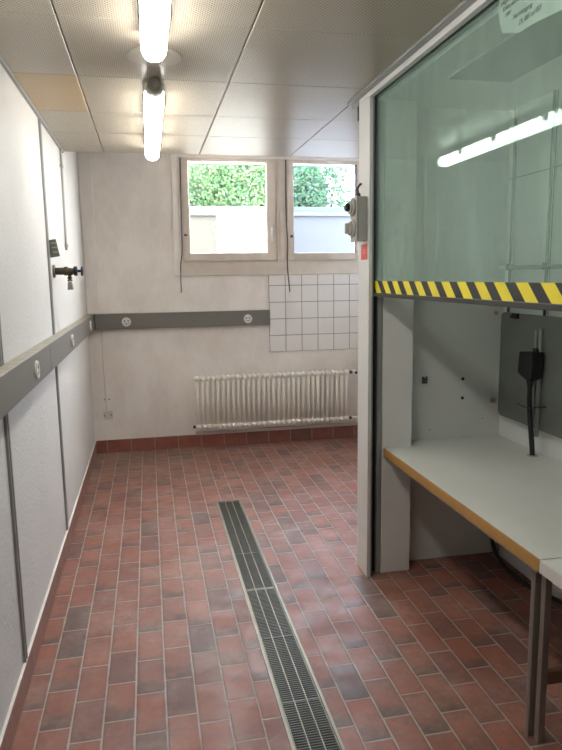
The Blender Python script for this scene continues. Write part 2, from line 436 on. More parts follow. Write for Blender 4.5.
# joint strips on the left wall
n = 1
for y in (3.85, 2.49, 1.13):
    for z0, z1 in ((0.112, 1.15), (1.291, CZ-0.012)):
        b = N()
        box(b, XL, XL+0.004, y-0.020, y+0.020, z0, z1, mi=0)
        box(b, XL+0.004, XL+0.010, y-0.020, y-0.008, z0, z1, 0.001)
        box(b, XL+0.004, XL+0.010, y+0.008, y+0.020, z0, z1, 0.001)
        box(b, XL+0.004, XL+0.0045, y-0.008, y+0.008, z0, z1, mi=1)
        struct('trim_%d' % n, b, [ALU, ALUD]); n += 1
# boxed pipe chase in the back left corner, window boards, ledge, wall tiles
b = N(); box(b, XL, -0.434, YB-0.055, YB, 1.29, UZ, 0.008); struct('trim_%d' % n, b, BWALL); n += 1
b = N(); box(b, 0.245, 0.300, YB-0.022, YB, 1.62, UZ, 0.006); struct('trim_%d' % n, b, BWALL); n += 1
b = N(); box(b, 0.300, XR, YB-0.014, YB, 1.617, 1.738, 0.003); struct('trim_%d' % n, b, WINW); n += 1
b = N(); box(b, 0.385, XR, YB-0.045, YB, 0.120, 0.148, 0.004); struct('trim_%d' % n, b, mat('ledge_paint', (0.52, 0.44, 0.39), 0.6)); n += 1
b = N(); box(b, 1.118, XR, YB-0.010, YB, 0.885, 1.612, 0.001); struct('trim_%d' % n, b, WTILE); n += 1

# ---------------------------------------------------------------- windows
b = N(); box(b, 1.205, 1.283, YB-0.012, YB+0.10, WZ0, WZ1, 0.003)
box(b, 1.228, 1.236, YB-0.020, YB-0.010, WZ0, WZ1, 0.002); struct('trim_%d' % n, b, WINW); n += 1
def window(name, x0, x1, gx0, gx1, gz0, gz1, pane, handle):
    w = thing(name, (x0, YB, WZ0), None, None, kind='structure')
    def frame(bm, X0, X1, Z0, Z1, a0, a1, c0, c1, y0, y1):
        box(bm, X0, a0, y0, y1, Z0, Z1, 0.003); box(bm, a1, X1, y0, y1, Z0, Z1, 0.003)
        box(bm, a0, a1, y0, y1, Z0, c0, 0.003); box(bm, a0, a1, y0, y1, c1, Z1, 0.003)
    b = N(); frame(b, x0, x1, WZ0, WZ1, x0+0.03, x1-0.03, WZ0+0.03, WZ1-0.012, YB+0.0, YB+0.10)
    struct('window_frame', b, WINW, w)
    b = N(); frame(b, x0+0.022, x1-0.022, WZ0+0.018, WZ1-0.006, gx0, gx1, gz0, gz1, YB-0.022, YB+0.03)
    s = struct('window_sash', b, WINW, w)
    b = N(); frame(b, gx0-0.001, gx1+0.001, gz0-0.001, gz1+0.001, gx0+0.004, gx1-0.004, gz0+0.004, gz1-0.004, YB+0.004, YB+0.012)
    struct('gasket', b, RUBBER if handle == 0 else WINW, s)
    b = N(); box(b, gx0, gx1, YB+0.006, YB+0.010, gz0, gz1); struct('window_pane', b, pane, w)
    if handle:
        b = N(); box(b, 1.139, 1.160, YB-0.032, YB-0.022, 1.985, 2.055, 0.004)
        cyl(b, (1.150, YB-0.032, 2.03), (0, -1, 0), 0.008, 0.028)
        box(b, 1.141, 1.158, YB-0.068, YB-0.054, 1.925, 2.045, 0.005); struct('window_handle', b, WHITE, w)
        b = N(); box(b, 0.345, 0.372, YB-0.030, YB-0.022, 1.975, 1.99, 0.002); cyl(b, (0.35, YB-0.028, 1.975), (0, 0, 1), 0.008, 0.02); struct('window_hinge', b, CORD, w)
    else:
        b = N(); cyl(b, (1.342, YB-0.022, 1.972), (0, -1, 0), 0.013, 0.010); struct('window_lock', b, CORD, w)
        b = N(); box(b, 1.298, 1.310, YB-0.030, YB-0.022, 2.02, 2.10, 0.003); struct('window_handle', b, WINW, w)
    return w
window('window_1', WX0, 1.205, 0.395, 1.110, 1.822, 2.635, PANE, 1)
window('window_2', 1.283, WX1, 1.366, 1.975, 1.818, 2.632, PANEB, 0)
b = N(); box(b, 1.968, 1.976, YB-0.024, YB+0.01, 1.818, 2.632); struct('trim_%d' % n, b, RUBBER); n += 1

b = N(); box(b, 0.645, 1.108, YB+0.0115, YB+0.0125, 1.826, 2.208)
sh = bpy.data.materials.new('backlit_white_sheet'); sh.use_nodes = True
nt = sh.node_tree; nt.nodes.clear(); o_ = nt.nodes.new('ShaderNodeOutputMaterial'); d_ = nt.nodes.new('ShaderNodeBsdfDiffuse'); t_ = nt.nodes.new('ShaderNodeBsdfTranslucent'); a_ = nt.nodes.new('ShaderNodeMixShader')
d_.inputs[0].default_value = t_.inputs[0].default_value = (0.95, 0.96, 0.96, 1); a_.inputs[0].default_value = 0.6
nt.links.new(d_.outputs[0], a_.inputs[1]); nt.links.new(t_.outputs[0], a_.inputs[2]); nt.links.new(a_.outputs[0], o_.inputs[0])
obj('paper_sheet', b, sh, label='blank white rectangular sheet covering the lower right of the left window pane', cat='sheet')

def cord(pts, label):
    b = N(); tube(b, pts, 0.0045, 6); obj('blind_cord', b, CORD, label=label, cat='cord')
cord([(0.330, YB-0.03, 2.66), (0.322, YB-0.03, 2.2), (0.318, YB-0.035, 1.85), (0.300, YB-0.022, 1.70), (0.298, YB-0.016, 1.465)], 'thin dark blind cord hanging left of the left window')
cord([(1.292, YB-0.035, 2.66), (1.288, YB-0.04, 2.2), (1.300, YB-0.035, 1.9), (1.296, YB-0.03, 1.70), (1.318, YB-0.02, 1.455)], 'thin dark blind cord hanging between the two windows over the tiles')

# ---------------------------------------------------------------- trunking with round sockets
def socket(parent, p, axis):
    a = Vector(axis)
    b = N()
    cyl(b, p, axis, 0.041, 0.006, 32, bev=0.002)
    q = Vector(p)+a*0.006
    s = obj('socket', b, WHITE, parent)
    u = Vector((0, 0, 1)); r = a.cross(u)
    b = N(); 
    # raised ring with the recessed three pin face
    for k in range(24):
        a0, a1 = 2*PI*k/24, 2*PI*(k+1)/24
        c = lambda an, rad, h: q+(r*math.cos(an)+u*math.sin(an))*rad+a*h
        V = [b.verts.new(c(a0, .029, 0)), b.verts.new(c(a1, .029, 0)), b.verts.new(c(a1, .029, .004)), b.verts.new(c(a0, .029, .004)), b.verts.new(c(a0, .038, 0)), b.verts.new(c(a1, .038, 0)), b.verts.new(c(a1, .038, .004)), b.verts.new(c(a0, .038, .004))]
        for f in ((0, 1, 2, 3), (4, 5, 6, 7), (3, 2, 6, 7)): b.faces.new([V[i] for i in f])
    obj('rim', b, WHITE, s)
    b = N()
    for an in (0.5, 2.64, -1.57): cyl(b, q+(r*math.cos(an)+u*math.sin(an))*0.019, axis, 0.0062, 0.0012, 10)
    cyl(b, q+r*0.02-u*0.014, axis, 0.004, 0.0012, 8); cyl(b, q-r*0.02-u*0.014, axis, 0.004, 0.0012, 8)
    obj('pin_holes', b, BLACK, s)

TX, TZ0, TZ1 = -0.488, 1.150, 1.290
t = thing('cable_trunking', (XL, 2, TZ0), 'long grey metal cable trunking running along the left wall', 'cable trunking')
for i, (y0, y1) in enumerate(((YF, 0.6), (0.603, 3.31), (3.313, YB-0.055))):
    b = N(); box(b, XL, TX, y0, y1, TZ0, TZ1, 0.004)
    b.faces.ensure_lookup_table()
    bmesh.ops.recalc_face_normals(b, faces=b.faces[:])
    for f in b.faces:
        if f.normal.z > 0.7: f.material_index = 1
    obj('trunking_cover', b, [TRUNK, TRUNKTOP], t)
for y in (1.5, 2.88, 4.22, 5.55): socket(t, (TX, y, 1.218), (1, 0, 0))
t = thing('cable_trunking', (0, YB, TZ0), 'short grey metal cable trunking on the back wall left of the tiles', 'cable trunking')
b = N(); box(b, TX-0.002, 1.118, YB-0.055, YB, TZ0, TZ1, 0.004)
for f in b.faces:
    f.normal_update()
    if f.normal.z > 0.7: f.material_index = 1
obj('trunking_cover', b, [TRUNK, TRUNKTOP], t)
b = N(); box(b, TX+0.001, TX+0.014, YB-0.060, YB-0.055, TZ0, TZ1, 0.001); obj('corner_strip', b, ALUD, t)
socket(t, (-0.205, YB-0.055, 1.215), (0, -1, 0)); socket(t, (0.905, YB-0.055, 1.213), (0, -1, 0))

# ---------------------------------------------------------------- radiator
RY = 5.885
t = thing('radiator', (1.13, RY, 0.19), 'cream ribbed column radiator under the windows', 'radiator')
NS = 31; RX0, RX1 = 0.405, 1.852
b = N(); z0, z1 = 0.205, 0.685
q = N(); cyl(q, (0, 0, z0+0.008), (0, 0, 1), 0.0138, z1-z0-0.016, 16); merge(b, q, 0, Matrix.Translation((RX0, RY, 0)) @ Matrix.Diagonal((1, 1.5, 1, 1)))
for z in (z0+0.012, z1-0.012):
    sphere(b, (RX0, RY, z), 0.026, 0.74, 1.6, 1.05, seg=16)
    cyl(b, (RX0-0.0242, RY, z), (1, 0, 0), 0.0185, 0.0484, 14)
sec = obj('radiator_section', b, RAD, t)
pitch = (RX1-RX0)/(NS-1)
for k in range(1, NS):
    c = sec.copy(); COL.objects.link(c); c.parent = t; c.location = sec.location+Vector((pitch*k, 0, 0))
b = N(); cyl(b, (RX1+0.024, RY, z1-0.014), (1, 0, 0), 0.012, 0.035); cyl(b, (RX1+0.03, RY, z1-0.014), (1, 0, 0), 0.017, 0.014, 8)
v = obj('radiator_valve', b, BRASS, t)
b = N(); cyl(b, (RX1+0.082, RY-0.045, z1-0.014), (0, 1, 0), 0.026, 0.055, 20, bev=0.004); tube(b, [(RX1+0.05, RY, z1-0.014), (RX1+0.082, RY, z1-0.014), (RX1+0.25, RY+0.05, z1-0.014), (RX1+0.28, YB-0.004, z1-0.014)], 0.009, 8); hd = obj('valve_head', b, WHITE, v)
b = N(); cyl(b, (RX1+0.082, RY-0.048, z1-0.014), (0, 1, 0), 0.013, 0.003, 16); obj('valve_dial', b, BLACK, v)
b = N(); cyl(b, (RX1+0.024, RY, z0+0.014), (1, 0, 0), 0.014, 0.026, 8); obj('end_plug', b, BRASS, t)
b = N(); cyl(b, (RX0-0.048, RY, z0+0.014), (1, 0, 0), 0.014, 0.026, 8); obj('end_plug', b, BRASS, t)
b = N(); tube(b, [(RX1+0.05, RY, z0+0.014), (RX1+0.15, RY, z0+0.014), (RX1+0.27, RY+0.03, z0+0.014), (RX1+0.28, YB-0.004, z0+0.014)], 0.009, 8); obj('return_pipe', b, WHITE, t)
for x in (0.62, 1.64):
    b = N(); box(b, x-0.012, x+0.012, RY+0.02, YB, 0.235, 0.255); box(b, x-0.012, x+0.012, YB-0.02, YB, 0.22, 0.36); obj('wall_bracket', b, RAD, t)

# small cover plate and hooks on the back wall below the trunking
t = thing('wall_cover_plate', (-0.415, YB, 0.32), 'small square white cover plate low on the back wall near the corner', 'cover plate')
b = N(); box(b, -0.455, -0.372, YB-0.010, YB, 0.315, 0.392, 0.003); obj('plate', b, mat('painted_cover', (0.66, 0.615, 0.58), 0.6), t)
for x, z in ((-0.446, 0.352), (-0.386, 0.357)):
    b = N(); cyl(b, (x, YB-0.010, z), (0, -1, 0), 0.006, 0.004, 10); obj('screw', b, CORD, t)
for x, z, w in ((-0.438, 0.503, 'left'), (-0.398, 0.503, 'right')):
    b = N(); cyl(b, (x, YB, z), (0, -1, 0), 0.006, 0.006, 10); obj('wall_screw', b, CORD, label=w+' one of two tiny dark screws in the back wall above the cover plate', cat='screw', group='screws above the cover plate')
b = N(); tube(b, [(-0.43, YB-0.003, 1.148), (-0.432, YB-0.003, 0.8), (-0.425, YB-0.003, 0.395)], 0.004, 8, n=3)
obj('surface_cable', b, mat('painted_over_cable', (0.60, 0.55, 0.51), 0.6), label='thin painted-over cable running down the back wall to the cover plate', cat='cable')

# ---------------------------------------------------------------- left wall fittings
b = N(); tube(b, [(XL+0.010, 4.70, 2.468), (XL+0.010, 4.68, 2.1), (XL+0.010, 4.66, 1.80)], 0.008, 8, n=2)
for z in (2.35, 1.82): box(b, XL, XL+0.022, 4.66, 4.70, z, z+0.02, 0.003)
obj('conduit_pipe', b, mat('conduit_paint', (0.50, 0.485, 0.46), 0.5), label='thin pale conduit pipe coming down from the ceiling on the left wall', cat='pipe')

t = thing('gas_tap', (XL, 4.0, 1.645), 'tarnished brass laboratory gas tap with blue handle on the left wall', 'gas tap')
TY, TZ = 4.02, 1.650
b = N(); cyl(b, (XL, TY, TZ), (1, 0, 0), 0.038, 0.012, 20, bev=0.003); obj('wall_flange', b, mat('tap_flange', (0.16, 0.14, 0.115), 0.5, 0.4), t)
b = N(); cyl(b, (XL+0.012, TY, TZ), (1, 0, 0), 0.021, 0.052, 14, bev=0.003); cyl(b, (XL+0.062, TY, TZ), (1, 0, 0), 0.026, 0.024, 6, bev=0.002); cyl(b, (XL+0.085, TY, TZ), (1, 0, 0), 0.018, 0.030, 14, bev=0.002)
sphere(b, (XL+0.095, TY, TZ-0.004), 0.024); obj('tap_body', b, BRASS, t)
b = N(); cyl(b, (XL+0.092, TY, TZ-0.02), (0, 0, -1), 0.010, 0.036, 12); cyl(b, (XL+0.092, TY, TZ-0.036), (0, 0, -1), 0.015, 0.008, 12, bev=0.002); cyl(b, (XL+0.092, TY, TZ-0.05), (0, 0, -1), 0.015, 0.008, 12, bev=0.002); obj('outlet_neck', b, BRASS, t)
b = N(); cyl(b, (XL+0.092, TY, TZ-0.060), (0, 0, -1), 0.012, 0.050, 12, r2=0.018, bev=0.002); obj('hose_nozzle', b, CHROME, t)
b = N(); cyl(b, (XL+0.112, TY, TZ), (1, 0, 0), 0.008, 0.060, 10)
cyl(b, (XL+0.116, TY, TZ), (1, 0, 0), 0.028, 0.022, 8, bev=0.003)
cyl(b, (XL+0.158, TY, TZ-0.004), (1, 0, 0), 0.030, 0.012, 5, bev=0.003); obj('blue_handle', b, BLUE, t)

t = thing('hanging_tag', (XL+0.03, 3.9, 1.75), 'small dark olive tag with printed lines on the left wall joint strip', 'tag')
b = N(); prism(b, [(-0.543, 1.822), (-0.500, 1.828), (-0.482, 1.732), (-0.533, 1.724)], 'y', 3.870, 3.874); obj('tag_plate', b, TAGM, t)
b = N()
for z in (1.806, 1.781, 1.756): 
    o = (1.826-z)*0.2
    box(b, -0.533+o, -0.505+o, 3.8685, 3.8695, z-0.003, z+0.003)
obj('printed_lines', b, TAGL, t)
b = N(); tube(b, [(XL+0.008, 3.872, 1.79), (-0.534, 3.872, 1.795), (-0.53, 3.872, 1.80)], 0.003, 6, n=2); obj('tag_hook', b, ALU, t)

# ---------------------------------------------------------------- drain with gratings
b = N()
for x0, x1 in ((DX0+0.001, DX0+0.014), (DX1-0.014, DX1-0.001)): box(b, x0, x1, DY0, DY1, -0.03, 0.002, 0.001)
box(b, DX0+0.014, DX1-0.014, DY1-0.014, DY1, -0.03, 0.002, 0.001); box(b, DX0+0.014, DX1-0.014, DY0, DY0+0.014, -0.03, 0.002, 0.001)
obj('floor_drain', b, DRAINR, label='long narrow steel frame of the floor drain set in the red tiles', cat='drain')
def grating(y0, y1, label):
    t = thing('drain_grating', ((DX0+DX1)/2, (y0+y1)/2, -0.02), label, 'grating')
    x0, x1 = DX0+0.016, DX1-0.016; w = x1-x0
    b = N()
    for x in (x0, x1-0.003): box(b, x, x+0.003, y0, y1, -0.022, -0.001)
    for y in (y0, y1-0.005): box(b, x0, x1, y, y+0.005, -0.022, -0.001)
    obj('grating_rim', b, DRAINR, t)
    b = N()
    for f in (1/3, 2/3): box(b, x0+w*f-0.0018, x0+w*f+0.0018, y0+0.005, y1-0.005, -0.022, -0.0005)
    obj('long_bars', b, DRAINR, t)
    b = N(); y = y0+0.013
    while y < y1-0.008:
        box(b, x0+0.003, x1-0.003, y-0.0022, y+0.0022, -0.020, -0.003); y += 0.0125
    obj('cross_bars', b, DRAIN, t)
    for k in (0.33, 0.66):
        b = N(); yy = y0+(y1-y0)*k; box(b, x0+0.003, x1-0.003, yy-0.003, yy+0.003, -0.020, -0.0015); obj('cross_rib', b, DRAIN, t)
grating(3.074, DY1-0.016, 'steel drain grating at the far end of the drain, nearest the radiator')
grating(1.722, 3.070, 'long steel drain grating nearest the camera')
grating(0.37, 1.718, 'steel drain grating past the bottom edge of the photo')

# ---------------------------------------------------------------- ceiling lamps
def lamp(y0, y1, label, xc=0.067):
    t = thing('ceiling_lamp', (0.07, (y0+y1)/2, CZ), label, 'ceiling lamp', group='tube lamps on the ceiling')
    b = N(); box(b, xc-0.046, xc+0.046, y0+0.02, y1-0.03, 2.415, CZ, 0.008); obj('lamp_housing', b, WHITED, t)
    # diffuser with rounded underside
    prof = [(-0.046, 0.034), (-0.046, 0.012), (-0.041, -0.008), (-0.029, -0.022), (-0.012, -0.028), (0.012, -0.028), (0.029, -0.022), (0.041, -0.008), (0.046, 0.012), (0.046, 0.034)]
    b = N(); rings = []
    ys = [(y0, 0.80), (y0+0.02, 0.95), (y0+0.05, 1.0), ((y0+y1)/2, 1.0), (y1-0.05, 1.0), (y1-0.02, 0.92), (y1, 0.70)]
    for y, s in ys: rings.append([b.verts.new((xc+px*s, y, 2.405+0.034+(pz-0.034)*s)) for px, pz in prof])
    for i in range(len(rings)-1):
        for k in range(len(prof)-1):
            f = b.faces.new([rings[i][k], rings[i][k+1], rings[i+1][k+1], rings[i+1][k]]); f.smooth = True
        f = b.faces.new([rings[i][-1], rings[i][0], rings[i+1][0], rings[i+1][-1]])
    b.faces.new(rings[0]); b.faces.new(rings[-1][::-1])
    obj('diffuser', b, TUBE, t)
    k = 0
    for y in (y0+0.10, (y0+y1)/2-0.1, y1-0.40):
        for s in (-1, 1):
            b = N(); box(b, xc+s*0.049-0.003, xc+s*0.049+0.003, y, y+0.05, 2.405, 2.452, 0.002); obj('clip', b, BLACK, t)
    b = N(); cyl(b, (xc, y0-0.085, 2.440), (0, 1, 0), 0.030, 0.10, 20, r2=0.040, bev=0.003); cyl(b, (xc, y0-0.105, 2.440), (0, 1, 0), 0.018, 0.025, 12)
    obj('cable_gland', b, mat('lamp_gland', (0.16, 0.145, 0.115), 0.5), t)
    return t
lamp(3.10, 4.56, 'lit tube lamp on the ceiling, the farther one near the windows')
lamp(1.03, 2.545, 'lit tube lamp on the ceiling, the nearer one cut by the top of the photo', 0.059)
b = N(); cyl(b, (0.066, 2.76, CZ-0.009), (0, 0, 1), 0.108, 0.009, 40, bev=0.002)
obj('ceiling_rose', b, mat('beige_ceiling_plate', (0.50, 0.46, 0.40), 0.45), label='round flat beige plate on the ceiling between the two lamps', cat='ceiling plate')

# ---------------------------------------------------------------- fume hood
HX, HY0, HY1 = 1.078, 0.5, 3.225
SX = 1.120
t = thing('fume_hood', (1.5, 1.9, 0), 'large walk-in fume hood with a raised glass sash on the right', 'fume hood')
b = N(); box(b, HX, HX+0.018, 3.062, HY1, 0, 2.445, 0.002); obj('front_post', b, HOODP, t)
b = N(); box(b, HX+0.0181, HX+0.026, 3.064, 3.2, 0, 2.445, 0.001); obj('post_edge_profile', b, HOODA, t)
b = N(); box(b, HX+0.026, 1.138, 3.15, 3.22, 0, 2.445); obj('sash_channel', b, BLACK, t)
b = N(); box(b, 1.138, 1.168, 3.090, 3.22, 0, 2.44, 0.010, 3); obj('column_edge', b, HOODA, t)
b = N(); box(b, 1.168, 1.333, 3.092, 3.22, 0, 2.44, 0.003); obj('column', b, HOODW, t)
b = N(); box(b, 1.333, 1.905, 3.200, 3.225, 0, 2.44, 0.001); ep = obj('end_panel', b, HOODG, t)
for x, z, rr in ((1.675, 1.029, 0.009), (1.675, 0.922, 0.009), (1.484, 0.754, 0.003), (1.80, 0.80, 0.003)):
    b = N(); cyl(b, (x, 3.2, z), (0, -1, 0), rr, 0.001, 14); obj('drill_hole', b, BLACK, ep)
b = N()
for i in range(5): box(b, 1.4335+i*0.0068, 1.4375+i*0.0068, 3.197, 3.2, 1.014, 1.052 if i != 2 else 1.042)
box(b, 1.4335, 1.4650, 3.198, 3.2, 1.014, 1.020); box(b, 1.4335, 1.4650, 3.1985, 3.2, 1.034, 1.040); obj('vent_slots', b, CORD, ep)
for z, rr in ((0.901, 0.015), (1.386, 0.011)):
    b = N(); cyl(b, (1.857, 3.2, z), (0, -1, 0), rr, 0.014, 16, bev=0.003); obj('screw_plug', b, COPPER, ep)
b = N(); box(b, 1.905, 1.935, HY0, HY1, 0, 2.44); bp = obj('back_panel', b, HOODW, t)
b = N()
for z in (1.62, 2.09): box(b, 1.9035, 1.905, HY0, 3.2, z, z+0.003)
for y in (2.80,): box(b, 1.9035, 1.905, y-0.002, y+0.002, 1.40, 2.44)
obj('panel_joints', b, ALUD, bp)
b = N(); box(b, HX+0.03, 1.935, HY0-0.03, HY0, 0, 2.44); obj('near_end_panel', b, HOODG, t)
b = N(); box(b, HX+0.08, 1.935, HY0, HY1, 2.44, 2.47); obj('hood_roof', b, HOODW, t)
b = N(); box(b, 1.30, 1.60, 0.9, 2.70, 2.428, 2.44, 0.001); obj('roof_recess_shade', b, HOODA, t)  # thin darker plate standing in for the shade inside a roof opening
b = N(); box(b, HX, HX+0.026, HY0, 3.225, 2.446, CZ-0.002, 0.002); obj('header', b, HOODP, t)
b = N(); box(b, HX-0.032, HX-0.001, HY0, 3.32, CZ-0.0125, CZ-0.001, 0.001); box(b, HX-0.004, HX+0.02, 3.226, 3.32, CZ-0.03, CZ-0.001, 0.001); obj('header_angle', b, HOODA, t)
b = N(); box(b, HX+0.026, HX+0.08, HY0, 3.22, 2.462, CZ-0.002); obj('sash_slot', b, BLACK, t)
b = N(); box(b, HX-0.004, HX+0.004, 3.226, 3.236, 2.37, 2.44, 0.001); obj('post_clip', b, BLACK, t)
sash = thing('sash', (SX, 2, 1.49), None, None)
del WLOC['sash']; sash.parent = t; sash.location = Vector((SX, 2, 1.49))-WLOC[t.name]; WLOC[sash.name] = Vector((SX, 2, 1.49))
SY0, SY1 = 0.56, 3.135
b = N(); box(b, SX-0.003, SX+0.003, SY0, SY1, 1.512, 2.47); obj('sash_glass', b, GLASS, sash)
b = N(); box(b, SX-0.012, SX+0.012, SY0, SY1, 1.494, 1.513, 0.002); obj('sash_rail', b, mat('sash_rail_dark', (0.035, 0.035, 0.035), 0.4), sash)
b = N(); box(b, SX-0.0045, SX-0.0031, SY0, 3.075, 1.513, 1.5715); obj('hazard_tape', b, HAZ, sash)
b = N(); box(b, SX-0.008, SX+0.010, 3.075, SY1, 1.494, 2.47, 0.002); obj('sash_stile', b, mat('sash_stile_dark', (0.03, 0.04, 0.038), 0.35), sash)

# service rods behind the glass
t = thing('support_rods', (1.88, 3.0, 1.4), 'thin grey vertical rods with a cross bar behind the green glass', 'rods')
for y in (3.110, 2.790):
    b = N(); cyl(b, (1.880, y, 1.30), (0, 0, 1), 0.008, 1.13, 10); obj('vertical_rod', b, mat('rod_grey', (0.16, 0.17, 0.165), 0.4, 0.5) if y > 3 else ALUD, t)
b = N(); cyl(b, (1.868, 1.0, 1.632), (0, 1, 0), 0.006, 2.19, 10); obj('cross_rod', b, ALU, t)
for y in (3.110, 2.79):
    b = N(); box(b, 1.862, 1.892, y-0.014, y+0.014, 1.615, 1.650, 0.003); obj('rod_clamp', b, ALUD, t)

# grey back plate with its devices
t = thing('back_plate', (1.88, 2.4, 0.83), 'large dark grey metal plate with rounded corners standing behind the worktop', 'plate')
def rrect(y0, y1, z0, z1, r, k=6):
    P = []
    for cy, cz, a in ((y1-r, z1-r, 0), (y0+r, z1-r, PI/2), (y0+r, z0+r, PI), (y1-r, z0+r, 3*PI/2)):
        for i in range(k+1): an = a+PI/2*i/k; P.append((cy+r*math.cos(an), cz+r*math.sin(an)))
    return P
b = N(); prism(b, rrect(0.9, 3.130, 0.835, 1.396, 0.035), 'x', 1.852, 1.858); obj('plate', b, PLATE, t)
b = N(); box(b, 1.838, 1.852, 2.96, 3.01, 1.368, 1.396, 0.002); box(b, 1.842, 1.85, 3.01, 3.03, 1.37, 1.386, 0.001); obj('plate_latch', b, BLACK, t)
for y, z in ((3.05, 0.87), (2.0, 0.87), (1.2, 0.87), (3.05, 1.35), (1.2, 1.35)):
    b = N(); cyl(b, (1.858, y, z), (1, 0, 0), 0.008, 0.046, 8); obj('spacer', b, ALU, t)
b = N()
box(b, 1.840, 1.852, 2.785, 2.803, 0.90, 1.325, 0.002); box(b, 1.836, 1.852, 2.745, 2.765, 0.80, 1.335, 0.003); obj('mounting_rails', b, ALU, t)

t = thing('power_box', (1.82, 2.92, 1.08), 'black power box with thick black cable mounted on the grey plate', 'power box')
b = N(); prism(b, [(2.715, 1.225), (2.825, 1.218), (2.835, 1.115), (2.800, 1.098), (2.75, 1.085), (2.72, 1.10)], 'x', 1.775, 1.838, 0.004); obj('box_body', b, BLACK, t)
b = N(); cyl(b, (1.80, 2.728, 1.222), (0, 0, 1), 0.014, 0.022, 14, bev=0.002); obj('box_knob', b, BLACK, t)
b = N(); cyl(b, (1.80, 2.760, 1.092), (0, 0, -1), 0.020, 0.045, 14, r2=0.012); obj('cable_gland', b, RUBBER, t)
b = N(); tube(b, [(1.80, 2.760, 1.07), (1.80, 2.755, 0.95), (1.815, 2.755, 0.82), (1.838, 2.770, 0.702)], 0.0125, 12); obj('power_cable', b, RUBBER, t)
b = N(); cyl(b, (1.838, 2.770, 0.7005), (0, 0, 1), 0.026, 0.003, 20); obj('cable_grommet', b, WHITED, t)
b = N(); tube(b, [(1.78, 2.83, 0.955), (1.785, 2.76, 0.950), (1.80, 2.72, 0.955), (1.852, 2.70, 0.96)], 0.003, 6); obj('holding_wire', b, CORD, t)

# worktops
def legs_thing(name, y0, y1, slabs, legs, edge_m, label, rail_m=None):
    t = thing(name, (1.5, (y0+y1)/2, 0), label, 'worktop')
    b = N(); slabs(b); obj('slab', b, BENCHT, t)
    return t
t = thing('worktop', (1.5, 2.4, 0), 'low grey laminate worktop with orange wood front edge inside the hood', 'worktop')
WT = 0.700
b = N(); prism(b, [(1.183, 1.712), (1.903, 1.712), (1.903, 3.198), (1.336, 3.198), (1.336, 3.088), (1.183, 3.088)], 'z', WT-0.040, WT, 0.0012); obj('slab', b, BENCHT, t)
b = N(); box(b, 1.176, 1.1828, 1.712, 3.088, WT-0.042, WT-0.001, 0.001); obj('wooden_edge', b, WOOD, t)
b = N(); box(b, 1.22, 1.25, 1.78, 3.05, WT-0.085, WT-0.041, 0.002); obj('apron', b, LEGM, t)
for x, y in ((1.240, 1.812), (1.87, 1.812), (1.87, 3.12)):
    b = N(); box(b, x-0.013, x+0.013, y-0.011, y+0.011, 0, WT-0.041, 0.003); box(b, x-0.0145, x-0.0138, y-0.003, y+0.003, 0.01, WT-0.05); obj('leg', b, LEGM, t)
t = thing('worktop', (1.5, 1.1, 0), 'grey worktop with white front edge cut off by the right side of the photo', 'worktop')
b = N(); box(b, 1.183, 1.903, 0.55, 1.708, WT-0.040, WT, 0.0012); obj('slab', b, BENCHT, t)
b = N(); box(b, 1.176, 1.1828, 0.55, 1.708, WT-0.042, WT+0.0005, 0.001); obj('front_edge', b, mat('white_edge_band', (0.66, 0.65, 0.62), 0.4), t)
for x, y in ((1.256, 1.778), (1.87, 1.778), (1.258, 0.62), (1.87, 0.62)):
    b = N(); box(b, x-0.013, x+0.013, y-0.012, y+0.012, 0, WT-0.041, 0.003)
    if x < 1.5: cyl(b, (x-0.014, y, 0.30), (-1, 0, 0), 0.006, 0.003, 10)
    obj('leg', b, LEGM, t)
b = N(); box(b, 1.270, 1.856, 1.765, 1.787, 0.215, 0.262, 0.002); obj('wooden_stretcher', b, WOODR, t)
b = N(); box(b, 1.24, 1.27, 0.6, 1.735, WT-0.085, WT-0.041, 0.002); obj('apron', b, LEGM, t)

b = N(); tube(b, [(1.885, 3.185, 0.46), (1.86, 3.165, 0.25), (1.845, 3.12, 0.09), (1.84, 3.0, 0.025), (1.84, 2.85, 0.013), (1.85, 2.7, 0.013), (1.86, 2.5, 0.05), (1.87, 2.2, 0.06), (1.88, 1.6, 0.02), (1.88, 1.2, 0.013)], 0.011, 10)
obj('floor_cable', b, RUBBER, label='thick black cable lying along the wall under the worktop', cat='cable')

# switch box and sticker on the post
t = thing('switch_box', (HX-0.02, 3.15, 1.78), 'grey rotary switch box with two round knobs on the hood post', 'switch box')
b = N(); box(b, HX-0.050, HX, 3.085, 3.175, 1.770, 1.985, 0.006, 3); obj('box_body', b, mat('switch_box_grey', (0.36, 0.36, 0.34), 0.4), t)
b = N(); box(b, HX-0.058, HX-0.0502, 3.083, 3.177, 1.768, 1.987, 0.003, 2); obj('box_lid', b, WHITED, t)
def knob(z, dark):
    b = N(); cyl(b, (HX-0.058, 3.13, z), (-1, 0, 0), 0.043, 0.014, 28, bev=0.004); cyl(b, (HX-0.072, 3.13, z), (-1, 0, 0), 0.033, 0.010, 28, bev=0.003)
    k = obj('switch_knob', b, WHITED, t)
    b = N()
    if dark: cyl(b, (HX-0.082, 3.13, z), (-1, 0, 0), 0.022, 0.020, 20, r2=0.017, bev=0.003)
    else: box(b, HX-0.102, HX-0.082, 3.121, 3.139, z-0.026, z+0.026, 0.004)
    obj('grip', b, BLACK if dark else WHITED, k)
knob(1.935, True); knob(1.832, False)
b = N(); cyl(b, (HX-0.026, 3.15, 1.985), (0, 0, 1), 0.011, 0.022, 12, bev=0.002); tube(b, [(HX-0.026, 3.15, 2.0), (HX-0.028, 3.155, 2.03), (HX-0.012, 3.17, 2.05), (HX-0.002, 3.18, 2.055)], 0.006, 8); obj('cable_gland', b, BRASS, t)
t = thing('red_sticker', (HX, 3.13, 1.66), 'small red sticker with white border on the post below the switch box', 'sticker')
